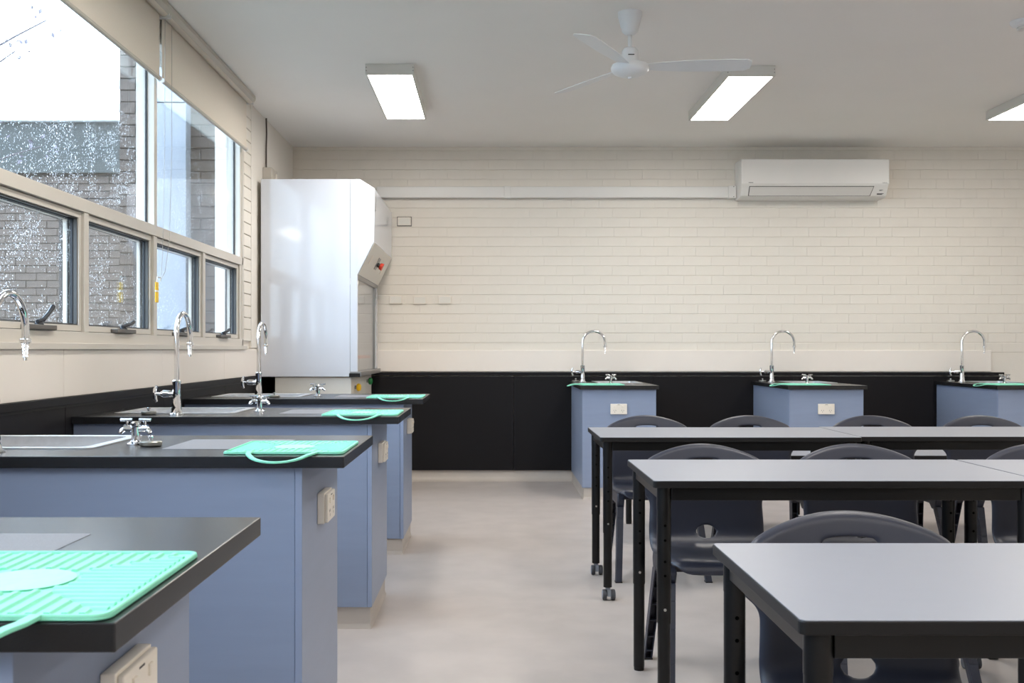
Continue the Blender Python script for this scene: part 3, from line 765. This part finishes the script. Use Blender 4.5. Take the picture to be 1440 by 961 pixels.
MB().tube([(0.012, -0.03, 0.09), (0.012, -0.03, 0.25), (0.014, -0.026, 0.36), (0.01, -0.02, HC - 2.4405)], 0.006, 8).build('cable', 'cable', cb, smooth=60)

# ------------------------------------------------------------------ roller blinds
def blind(label, y0, y1, chain):
    t = thing('roller_blind', label, 'blind', (0, 0, 0), 0, 'cream roller blinds over the windows')
    X = -1.70; zb = 2.55
    MB().box(X - 0.001, X + 0.001, y0, y1, zb, 2.885).build('blind_fabric', 'blind', t)
    s = MB(); s.tube([(X, y0, zb - 0.010), (X, y1, zb - 0.010)], 0.011, 10); s.build('bottom_rail', 'blind_rail', t, smooth=50)
    for yy in (y0 + 0.003, y1 - 0.003):
        MB().cyl((X, yy - 0.006, zb - 0.01), (X, yy + 0.006, zb - 0.01), 0.0135, n=12).build('end_cap', 'white_metal', t, smooth=40)
    MB().cyl((X + 0.024, y0, 2.885), (X + 0.024, y1, 2.885), 0.026, n=20).build('roller_tube', 'blind', t, smooth=50)
    for yy in (y0 - 0.008, y1 + 0.004): MB().box(X - 0.02, X + 0.05, yy, yy + 0.004, 2.855, HC).build('bracket', 'white_metal', t)
    if chain:
        xx = X + 0.004 + 0.012
        MB().tube([(xx, 5.20, 2.87), (xx, 5.195, 2.2), (xx, 5.16, 1.62), (xx, 5.13, 1.50)], 0.0014, 6).build('pull_chain', 'chain', t)
        MB().tube([(xx, 5.31, 2.87), (xx, 5.31, 2.2), (xx, 5.27, 1.72), (xx, 5.20, 1.55), (xx, 5.13, 1.50)], 0.0014, 6).build('pull_chain', 'chain', t)
        tg = MB().box(xx - 0.002, xx + 0.002, 5.05, 5.095, 1.385, 1.488).build('warning_tag', 'yellow', t, bevel=0.001)
        MB().box(xx - 0.0025, xx + 0.0025, 5.0495, 5.0955, 1.438, 1.447).build('tag_band', 'white_tag', tg)
        MB().tube([(xx, 5.072, 1.488), (xx, 5.08, 1.515), (xx, 5.12, 1.515), (xx, 5.13, 1.495)], 0.003, 8).build('chain_clip', 'white_tag', tg)
    return t
blind('cream roller blind over the far window bay, with yellow-tagged chain', 5.20, 6.995, True)
blind('cream roller blind over the near window bay, cut off at the top', 3.40, 5.16, False)
pel = MB().prism([(-1.70, HC - 0.004), (-1.640, HC - 0.004), (-1.640, HC - 0.03), (-1.655, HC - 0.052), (-1.668, HC - 0.004 - 0.03)], 'y', 3.38, 7.02).build('trim_2', 'blind_rail', bevel=0.002)
tag(pel, 'beige blind pelmet along the ceiling edge', kind='structure')

# ------------------------------------------------------------------ ceiling lights
def ceiling_light(label, loc, vis_):
    t = thing('ceiling_light', label, 'ceiling light', loc, 0, 'rectangular ceiling lights')
    w, l, h = 0.302, 1.215, 0.067
    s = MB(); e = 0.014
    s.box(0, w, 0, e, -h, 0); s.box(0, w, l - e, l, -h, 0); s.box(0, e, e, l - e, -h, 0); s.box(w - e, w, e, l - e, -h, 0); s.box(e, w - e, e, l - e, -0.01, 0)
    s.build('housing', 'lamp_body', t, bevel=0.001)
    MB().box(e + 0.0005, w - e - 0.0005, e + 0.0005, l - e - 0.0005, -h + 0.001, -h + 0.006).build('diffuser', 'lamp', t)
    s = MB()
    for x in (0.006, w - 0.006):
        for z in (-0.022, -0.042): s.cyl((x, -0.001, z), (x, 0.001, z), 0.0028, n=8)
    s.build('screw_heads', 'slot', t)
    return t
zc = HC - 0.0005
l0 = ceiling_light('lit rectangular ceiling light nearest the windows', (-0.777, 6.23, zc), True)
copy_tree(l0, (1.474, 6.27, zc), label='lit rectangular ceiling light beside the ceiling fan blade')
copy_tree(l0, (3.685, 6.27, zc), label='lit rectangular ceiling light cut off at the right edge')
for yy in (2.85, -0.6):
    for xx, nn in ((-0.777, 'window'), (1.474, 'middle'), (3.685, 'far side')):
        copy_tree(l0, (xx, yy, zc), label='lit ceiling light overhead outside the view, %s column, %s row' % (nn, 'second' if yy > 0 else 'rear'))

# ------------------------------------------------------------------ ceiling fan
fan = thing('ceiling_fan', 'white three-blade ceiling fan on a short rod', 'ceiling fan', (0.733, 5.289, HC - 0.0005))
MB().lathe([(0.064, 0), (0.063, -0.02), (0.05, -0.07), (0.042, -0.1), (0.026, -0.114), (0.012, -0.118)]).build('canopy', 'fan_white', fan, smooth=40)
MB().cyl((0, 0, -0.11), (0, 0, -0.19), 0.0105, n=14).build('down_rod', 'fan_white', fan, smooth=40)
MB().lathe([(0.014, -0.182), (0.03, -0.186), (0.043, -0.2), (0.047, -0.22), (0.048, -0.262), (0.040, -0.266)]).build('motor_cover', 'fan_white', fan, smooth=40)
MB().lathe([(0.040, -0.258), (0.052, -0.266), (0.052, -0.270)]).build('motor_gap', 'slot', fan, smooth=40)
MB().lathe([(0.045, -0.2705), (0.095, -0.276), (0.1, -0.29), (0.098, -0.304), (0.085, -0.318), (0.06, -0.330), (0.03, -0.337), (0.012, -0.338), (0.01, -0.346), (0.004, -0.348)], n=36).build('motor_housing', 'fan_white', fan, smooth=40)
MB().box(-0.016, 0.016, -0.0495, -0.047, -0.235, -0.230).build('printed_mark', 'mark', fan)
for a in (-4, 122, 241):
    ar = Matrix.Rotation(R(a), 4, 'Z'); tw_ = Matrix.Rotation(R(-13), 4, 'X')
    b = MB(); outl = [(0.085, 0.03), (0.14, 0.042), (0.30, 0.058), (0.52, 0.062), (0.60, 0.058), (0.625, 0.04), (0.63, 0.0)]
    top = outl + [(x, -y) for x, y in outl[::-1] if y > 0]
    b.prism(top, 'z', -0.002, 0.002)
    b.v = [ar @ (tw_ @ Vector(p)) + Vector((0, 0, -0.285)) for p in b.v]; b.v = [tuple(p) for p in b.v]
    bl = b.build('blade', 'fan_white', fan, bevel=0.0008)
    s = MB(); s.box(0.07, 0.13, -0.018, 0.018, 0.0025, 0.006); s.v = [tuple(ar @ (tw_ @ Vector(p)) + Vector((0, 0, -0.285))) for p in s.v]
    s.build('blade_bracket', 'fan_white', bl, bevel=0.001)

sd = thing('smoke_detector', 'small round white smoke detector on the ceiling', 'smoke detector', (2.86, 5.42, HC - 0.0005))
MB().lathe([(0.056, 0), (0.056, -0.012), (0.046, -0.026), (0.03, -0.032), (0.02, -0.034)]).build('detector_base', 'fan_white', sd, smooth=40)
MB().lathe([(0.02, -0.034), (0.024, -0.042), (0.018, -0.052), (0.004, -0.056)]).build('sensor_cap', 'ac_flap', sd, smooth=40)

# ------------------------------------------------------------------ air conditioner and duct
ac = thing('air_conditioner', 'white split-system air conditioner high on the brick wall', 'air conditioner', (0, 0, 0))
A0, A1 = 2.128, 3.385; yb = YB - 0.006; yf = yb - 0.245
prof = [(yb, 2.774), (yf + 0.05, 2.774), (yf + 0.015, 2.768), (yf, 2.755), (yf, 2.548), (yf + 0.012, 2.53), (yf + 0.05, 2.462), (yf + 0.085, 2.446), (yb, 2.446)]
MB().prism(prof, 'x', A0 + 0.004, A1 - 0.004).build('body', 'ac_white', ac, smooth=25, bevel=0.006)
MB().box(A0, A1, yf - 0.006, yf + 0.012, 2.553, 2.766).build('front_panel', 'ac_white', ac, bevel=0.005, seg=3)
def lowface(t): return (yf + 0.012 + 0.038 * t, 2.53 - 0.068 * t)
f0, f1 = lowface(0.12), lowface(0.95); off = (-0.003, -0.002)
def flap(x0, x1, a, b, h, name, m, par):
    p, q = lowface(a), lowface(b); n_ = Vector((-0.068, -0.038)).normalized() * h
    s = MB(); s.hexa([(x0, p[0], p[1]), (x1, p[0], p[1]), (x1 - 0.02, q[0], q[1]), (x0 - 0.0, q[0], q[1])],
                     [(x0, p[0] + n_.x, p[1] + n_.y), (x1, p[0] + n_.x, p[1] + n_.y), (x1 - 0.02, q[0] + n_.x, q[1] + n_.y), (x0, q[0] + n_.x, q[1] + n_.y)])
    return s.build(name, m, par)
flap(A0 + 0.07, A1 - 0.125, -0.12, 1.02, 0.002, 'flap_gap', 'slot', ac)
flap(A0 + 0.076, A1 - 0.132, -0.06, 0.96, 0.007, 'louver_flap', 'ac_flap', ac)
flap(A1 - 0.09, A1 - 0.03, 0.72, 0.86, 0.0025, 'status_mark', 'mark', ac)
flap(A1 - 0.075, A1 - 0.04, 0.30, 0.42, 0.0025, 'sensor_mark', 'grey_metal', ac)
s = MB()
for i in range(6): s.box(A0 + 0.062 + i * 0.0065, A0 + 0.0665 + i * 0.0065, yf - 0.0065, yf - 0.0058, 2.563, 2.569)
s.build('printed_mark', 'mark', ac)
s = MB()
for i in range(7): s.box(A1 - 0.06 + i * 0.006, A1 - 0.056 + i * 0.006, yf - 0.0065, yf - 0.0058, 2.562, 2.566)
s.build('printed_mark', 'mark', ac)
du = thing('wall_duct', 'long white pipe duct running along brick wall to the air conditioner', 'duct', (0, 0, 0))
dz0, dz1 = 1.147 + (492 - 278) * 0.00617, 1.147 + (492 - 262.5) * 0.00617
for a, b in ((-0.99, 0.142), (0.1425, 2.062)):
    MB().box(a, b, YB - 0.072, YB - 0.004, dz0, dz1).build('duct_cover', 'ac_white', du, bevel=0.006)
MB().box(0.115, 0.175, YB - 0.075, YB - 0.003, dz0 - 0.003, dz1 + 0.003).build('joint_clip', 'ac_white', du, bevel=0.004)
MB().box(2.06, 2.127, YB - 0.084, YB - 0.003, dz0 - 0.006, dz1 + 0.006).build('end_collar', 'ac_white', du, bevel=0.004)
s = MB()
for z in (dz0 + 0.004, dz1 - 0.004): s.cyl((2.105, YB - 0.086, z), (2.105, YB - 0.083, z), 0.004, n=8)
s.build('screw_heads', 'slot', du)

# ------------------------------------------------------------------ wall plates
def plate(label, px0, px1, py0, py1, framed):
    s_ = YB / 1414
    x0, x1 = (px0 - 690) * s_, (px1 - 690) * s_; za, zb_ = 1.147 + (492 - py1) * s_, 1.147 + (492 - py0) * s_
    t = thing('wall_plate', label, 'wall plate', ((x0 + x1) / 2, YB - 0.0035, za), 0, 'cream wall plates on the brick wall')
    w = (x1 - x0) / 2; h = zb_ - za
    MB().box(-w, w, -0.018, 0, 0, h).build('plate_body', 'outlet', t, bevel=0.003)
    if framed:
        s = MB(); e = 0.006
        s.box(-w - e, w + e, -0.005, 0.001, -e, 0 - 0.0005); s.box(-w - e, w + e, -0.005, 0.001, h + 0.0005, h + e); s.box(-w - e, -w - 0.0005, -0.005, 0.001, 0, h); s.box(w + 0.0005, w + e, -0.005, 0.001, 0, h)
        s.build('dark_surround', 'winder_base', t)
    MB().box(-w * 0.82, w * 0.82, -0.0192, -0.0179, h * 0.12, h * 0.88).build('plate_face', 'offwhite', t, bevel=0.0006)
    return t
plate('single upper wall plate with dark surround beside the hood', 559.5, 578, 306, 317.5, True)
plate('left of the three lower cream wall plates on brick', 547.5, 566, 416, 427.5, False)
plate('middle of the three lower cream wall plates on brick', 581.5, 600, 417, 428, False)
plate('right of the three lower cream wall plates on brick', 616.5, 635, 416.5, 427.5, False)

# ------------------------------------------------------------------ student tables
def student_table(label, loc, h, castors, group='student tables', W=1.184, D=0.594):
    # local: x 0..W, y 0..D ; castors: 'none', 'left', 'right'
    t = thing('student_table', label, 'table', loc, 0, group)
    MB().prism(rounded_rect(0, W, 0, D, 0.012, 4), 'z', h - 0.022, h - 0.0012).build('edge_band', 'table_edge', t, bevel=0.002)
    MB().prism(rounded_rect(0.0022, W - 0.0022, 0.0022, D - 0.0022, 0.011, 4), 'z', h - 0.0012, h).build('tabletop', 'table_top', t)
    i = 0.038; za, zb = h - 0.063, h - 0.0225
    MB().box(i + 0.02, W - i - 0.02, i - 0.015, i + 0.012, za, zb).build('apron_rail', 'table_metal', t, bevel=0.002)
    MB().box(i + 0.02, W - i - 0.02, D - i - 0.012, D - i + 0.015, za, zb).build('apron_rail', 'table_metal', t, bevel=0.002)
    MB().box(i - 0.015, i + 0.012, i + 0.02, D - i - 0.02, za, zb).build('apron_rail', 'table_metal', t, bevel=0.002)
    MB().box(W - i - 0.012, W - i + 0.015, i + 0.02, D - i - 0.02, za, zb).build('apron_rail', 'table_metal', t, bevel=0.002)
    for side, x in (('left', i), ('right', W - i)):
        for y in (i, D - i):
            zs = 0.31 if h > 0.7 else 0.28
            s = MB(); s.cyl((x, y, zs), (x, y, h - 0.0222), 0.0215, n=20)
            lg = s.build('leg', 'table_metal', t, smooth=40)
            s = MB(); s.cyl((x, y, h - 0.09), (x, y, h - 0.0225), 0.0222, n=20); s.build('leg_collar', 'table_metal', lg, smooth=40)
            cas = castors == side
            zl = 0.062 if cas else 0.012
            MB().cyl((x, y, zl), (x, y, zs), 0.0195, n=20).build('inner_tube', 'table_metal', lg, smooth=40)
            s = MB()
            hz = (0.61, 0.565, 0.50, 0.457) if h > 0.7 else (0.40, 0.36)
            for z in hz: s.cyl((x, y - 0.0218, z), (x, y - 0.0205, z), 0.0042, n=10)
            tag(s.build('leg_holes', 'hole_black', lg), kind='stuff')
            MB().lathe([(0.0045, -0.0225), (0.0045, -0.0205), (0.002, -0.0205)][::-1], (x, y, 0.353 if h > 0.7 else 0.32), 'y', 10).build('bolt', 'bolt', lg)
            if cas:
                s = MB()
                for sg in (-1, 1):
                    s.lathe([(0.006, 0), (0.023, 0.0), (0.0245, 0.004), (0.0245, 0.014), (0.023, 0.018), (0.006, 0.018)], (x + sg * 0.019 - 0.009 + 0.006, y + 0.008, 0.0246), 'x', 22)
                s.build('castor_wheels', 'castor_dark', lg, smooth=30)
                s = MB()
                for sg in (-1, 1):
                    cx = x + sg * 0.019 + 0.006 + sg * 0.0092
                    s.cyl((cx, y + 0.008, 0.0246), (cx + sg * 0.002, y + 0.008, 0.0246), 0.0195, 0.018, 20)
                s.box(x - 0.002, x + 0.014, y - 0.016, y + 0.02, 0.02, 0.052); s.cyl((x, y, 0.05), (x, y, 0.0625), 0.011, n=12)
                s.build('castor_fork', 'castor', lg, smooth=30)
            else:
                MB().lathe([(0.018, 0), (0.0185, 0.004), (0.0185, 0.011), (0.012, 0.0125)], (x, y, 0), n=18).build('glide_foot', 'table_edge', lg, smooth=40)
    return t
X1 = 0.495 + 1.187
student_table('pale grey student table with black legs in the front row', (0.4545, 1.475, 0), HT, 'none', W=1.30)
student_table('pale grey student table in the second row, on flat feet', (0.4935, 3.047, 0), HT, 'right')
student_table('pale grey student table at the right end of the second row', (1.682, 3.047, 0), HT, 'left')
student_table('pale grey student table in the third row, on castors at its near corner', (0.497, 4.56, 0), HT, 'left', W=1.19)
student_table('pale grey student table at the right end of the third row', (1.69, 4.60, 0), HT, 'left', W=1.30)
student_table('low pale grey table behind the third row chairs, left one of two', (0.872, 6.07, 0), 0.507, 'right', 'low tables at the back')
student_table('low pale grey table behind the third row chairs, right one of two', (2.062, 6.07, 0), 0.507, 'right', 'low tables at the back')

# ------------------------------------------------------------------ chairs
PROF = [(-0.242, 0.400), (-0.236, 0.425), (-0.212, 0.441), (-0.16, 0.441), (-0.05, 0.432), (0.06, 0.426), (0.115, 0.425), (0.157, 0.434), (0.185, 0.463), (0.197, 0.52), (0.208, 0.60), (0.230, 0.70), (0.262, 0.797)]
def cr(p, t):
    n = len(p) - 1; f = t * n; i = min(int(f), n - 1); u = f - i
    a, b, c, d = (Vector(p[max(i - 1, 0)]), Vector(p[i]), Vector(p[i + 1]), Vector(p[min(i + 2, n)]))
    return 0.5 * ((2 * b) + (c - a) * u + (2 * a - 5 * b + 4 * c - d) * u * u + (3 * b - a - 3 * c + d) * u ** 3)
fine = [cr(PROF, i / 600) for i in range(601)]
acc = [0]
for i in range(600): acc.append(acc[-1] + (fine[i + 1] - fine[i]).length)
LEN = acc[-1]
import bisect
def at_len(s):
    s = min(max(s, 0), LEN); i = min(max(bisect.bisect(acc, s) - 1, 0), 599)
    u = (s - acc[i]) / (acc[i + 1] - acc[i]); p = fine[i].lerp(fine[i + 1], u); d = (fine[i + 1] - fine[i]).normalized()
    return p, d
def s_of_z(z):
    for i in range(300, 601):
        if fine[i].y >= z: return acc[i]
    return LEN
def smooth(a, b, x):
    t = min(max((x - a) / (b - a), 0), 1); return t * t * (3 - 2 * t)
S_BEND = s_of_z(0.47)
def halfw(s):
    z = s / LEN
    if s < S_BEND: return 0.205 + 0.012 * smooth(0, 0.15, s)
    return 0.217 - 0.004 * smooth(S_BEND, S_BEND + 0.1, s) + 0.030 * smooth(S_BEND + 0.10, LEN - 0.1, s)
def shell_point(u, s):
    w = halfw(s); x = u * w
    back = smooth(S_BEND - 0.10, S_BEND + 0.06, s)
    drop = (1.42 * (0.243 * u) ** 2 + 0.045 * abs(u) ** 22)
    se = s - drop * smooth(LEN - 0.26, LEN, s)
    se += (0.05 * abs(u) ** 8) * (1 - smooth(0, 0.08, s))
    p, d = at_len(se)
    nrm = Vector((-d.y, d.x))            # left of travel : up for the seat, towards front(-y) for the back
    bow = 0.030 * u * u * back + 0.010 * u * u * (1 - back)
    curl = 0.022 * abs(u) ** 14 + 0.020 * smooth(LEN - 0.022, LEN, s) ** 2
    q = p + nrm * (bow - curl)
    return (x, q.x, q.y)
def chair_shell():
    NU, NV = 40, 76
    us = [-1 + 2 * i / NU for i in range(NU + 1)]
    us = [math.copysign(abs(u) ** 0.85, u) for u in us]
    ss = [LEN * j / NV for j in range(NV + 1)]
    P = [[(u, s) for s in ss] for u in us]
    zslot = s_of_z(0.721); zov = s_of_z(0.469)
    holes = [(zslot, 0.062, 0.0165, 5), (zov, 0.037, 0.024, 2)]
    removed = set(); keep = {}
    for (hs, a, b, e) in holes:
        def val(u, s): return (abs(u * halfw(s)) / a) ** e + (abs(s - hs) / b) ** e
        rem = set()
        for i in range(NU):
            for j in range(NV):
                cu = (us[i] + us[i + 1]) / 2; cs = (ss[j] + ss[j + 1]) / 2
                if val(cu, cs) < 1: rem.add((i, j))
        removed |= rem
        bv = set()
        for (i, j) in rem:
            for (di, dj) in ((0, 0), (1, 0), (0, 1), (1, 1)):
                vi, vj = i + di, j + dj
                around = [(vi - 1, vj - 1), (vi, vj - 1), (vi - 1, vj), (vi, vj)]
                if any(q not in rem for q in around): bv.add((vi, vj))
        for (i, j) in bv:
            u, s = us[i], ss[j]; v = val(u, s) ** (1 / e)
            if v > 1e-6:
                keep[(i, j)] = (u / v, hs + (s - hs) / v)
    b = MB(); idx = {}
    for i in range(NU + 1):
        for j in range(NV + 1):
            u, s = keep.get((i, j), (us[i], ss[j])); idx[(i, j)] = len(b.v); b.v.append(shell_point(u, s))
    for i in range(NU):
        for j in range(NV):
            if (i, j) not in removed: b.f.append((idx[(i, j)], idx[(i + 1, j)], idx[(i + 1, j + 1)], idx[(i, j + 1)]))
    me = bpy.data.meshes.new('shell'); me.from_pydata(b.v, [], b.f)
    bm = bmesh.new(); bm.from_mesh(me)
    loose = [v for v in bm.verts if not v.link_faces]; bmesh.ops.delete(bm, geom=loose, context='VERTS')
    bm.normal_update(); bm.to_mesh(me); bm.free(); me.shade_smooth()
    return me
def leg_mesh(p_top, p_bot, w0, w1, d0, d1, sgn, face):
    # tapered channel: outer web and two flanges with cross ribs; x lateral, y depth
    b = MB(); t = 0.005
    T = Vector(p_top); B = Vector(p_bot)
    def ringat(f, xo0, xo1, yo0, yo1):
        c = T.lerp(B, f); w = (w0 + (w1 - w0) * f) / 2; d = (d0 + (d1 - d0) * f) / 2
        X = lambda k: c.x + (k * w); Y = lambda k: c.y + k * d
        return [(X(xo0), Y(yo0), c.z), (X(xo1), Y(yo0), c.z), (X(xo1), Y(yo1), c.z), (X(xo0), Y(yo1), c.z)]
    fs = [0, 0.15, 0.4, 0.7, 1.0]
    def strip(x0, x1, y0, y1):
        for a, c in zip(fs[:-1], fs[1:]): b.hexa(ringat(a, x0, x1, y0, y1), ringat(c, x0, x1, y0, y1))
    strip(-1, 1, -1, -0.45) if face < 0 else strip(-1, 1, 0.45, 1)     # solid front (or rear) flange
    ys = (-0.449, 1) if face < 0 else (-1, 0.449)
    strip(-1, -0.7, *ys); strip(0.7, 1, *ys)
    for f in (0.02, 0.2, 0.38, 0.56, 0.74, 0.9, 0.985):
        b.hexa(ringat(f, -0.699, 0.699, *ys), ringat(f + 0.015, -0.699, 0.699, *ys))
    return b
def make_chair(label, loc, rz, group):
    t = thing('plastic_chair', label, 'chair', loc, rz, group)
    sh = link('shell', chair_shell(), 'chair', t)
    so = sh.modifiers.new('thick', 'SOLIDIFY'); so.thickness = 0.009; so.offset = -1
    ss_ = sh.modifiers.new('smooth', 'SUBSURF'); ss_.levels = 1; ss_.render_levels = 1
    for sg in (-1, 1):
        s = MB()
        s.prism([(-0.15, 0.425), (-0.158, 0.385), (-0.135, 0.345), (-0.10, 0.335), (-0.07, 0.36), (0.06, 0.36), (0.085, 0.335), (0.115, 0.345), (0.13, 0.385), (0.12, 0.418)], 'x', sg * 0.176, sg * 0.212)
        br = s.build('side_bracket', 'chair', t, bevel=0.006, smooth=40)
        MB().lathe([(0.001, 0), (0.006, 0), (0.006, 0.002), (0.001, 0.003)], (sg * 0.195, -0.155, 0.39), 'y', 10).build('bracket_screw', 'bolt', br)
        leg_mesh((sg * 0.196, -0.128, 0.352), (sg * 0.222, -0.268, 0.004), 0.032, 0.030, 0.052, 0.036, sg, -1).build('leg', 'chair', t, bevel=0.0015)
        leg_mesh((sg * 0.196, 0.10, 0.352), (sg * 0.222, 0.175, 0.004), 0.032, 0.030, 0.052, 0.036, sg, 1).build('leg', 'chair', t, bevel=0.0015)
        for (y,) in ((-0.268,), (0.175,)):
            xx = sg * 0.222
            MB().box(xx - 0.017, xx + 0.017, y - 0.019, y + 0.019, 0, 0.006).build('foot_pad', 'table_edge', t, bevel=0.001)
    MB().box(-0.19, 0.19, -0.12, -0.085, 0.385, 0.418).build('under_seat_brace', 'chair', t, bevel=0.004)
    MB().box(-0.19, 0.19, 0.05, 0.085, 0.385, 0.413).build('under_seat_brace', 'chair', t, bevel=0.004)
    return t
CG = 'slate blue plastic chairs at the student tables'
ch0 = make_chair('slate blue plastic chair tucked under the front row table', (0.790, 1.965, 0), R(0.6), CG)
for x, y, a, lab in [
    (1.385, 1.965, -1, 'slate blue plastic chair in the front row, just visible at the right edge'),
    (0.806, 3.562, 0.5, 'slate blue plastic chair in the second row, left of its two table mates'),
    (1.379, 3.562, -0.5, 'slate blue plastic chair in the second row, at the middle'),
    (2.083, 3.562, 0, 'slate blue plastic chair in the second row, cut off at the right edge'),
    (0.850, 5.225, 0.5, 'slate blue plastic chair in the third row, first from the window side'),
    (1.408, 5.225, 0, 'slate blue plastic chair in the third row, second from the window side'),
    (2.070, 5.225, -0.5, 'slate blue plastic chair in the third row, third from the window side'),
    (2.670, 5.225, 0, 'slate blue plastic chair in the third row, fourth from the window side')]:
    copy_tree(ch0, (x, y, 0), R(a), lab)
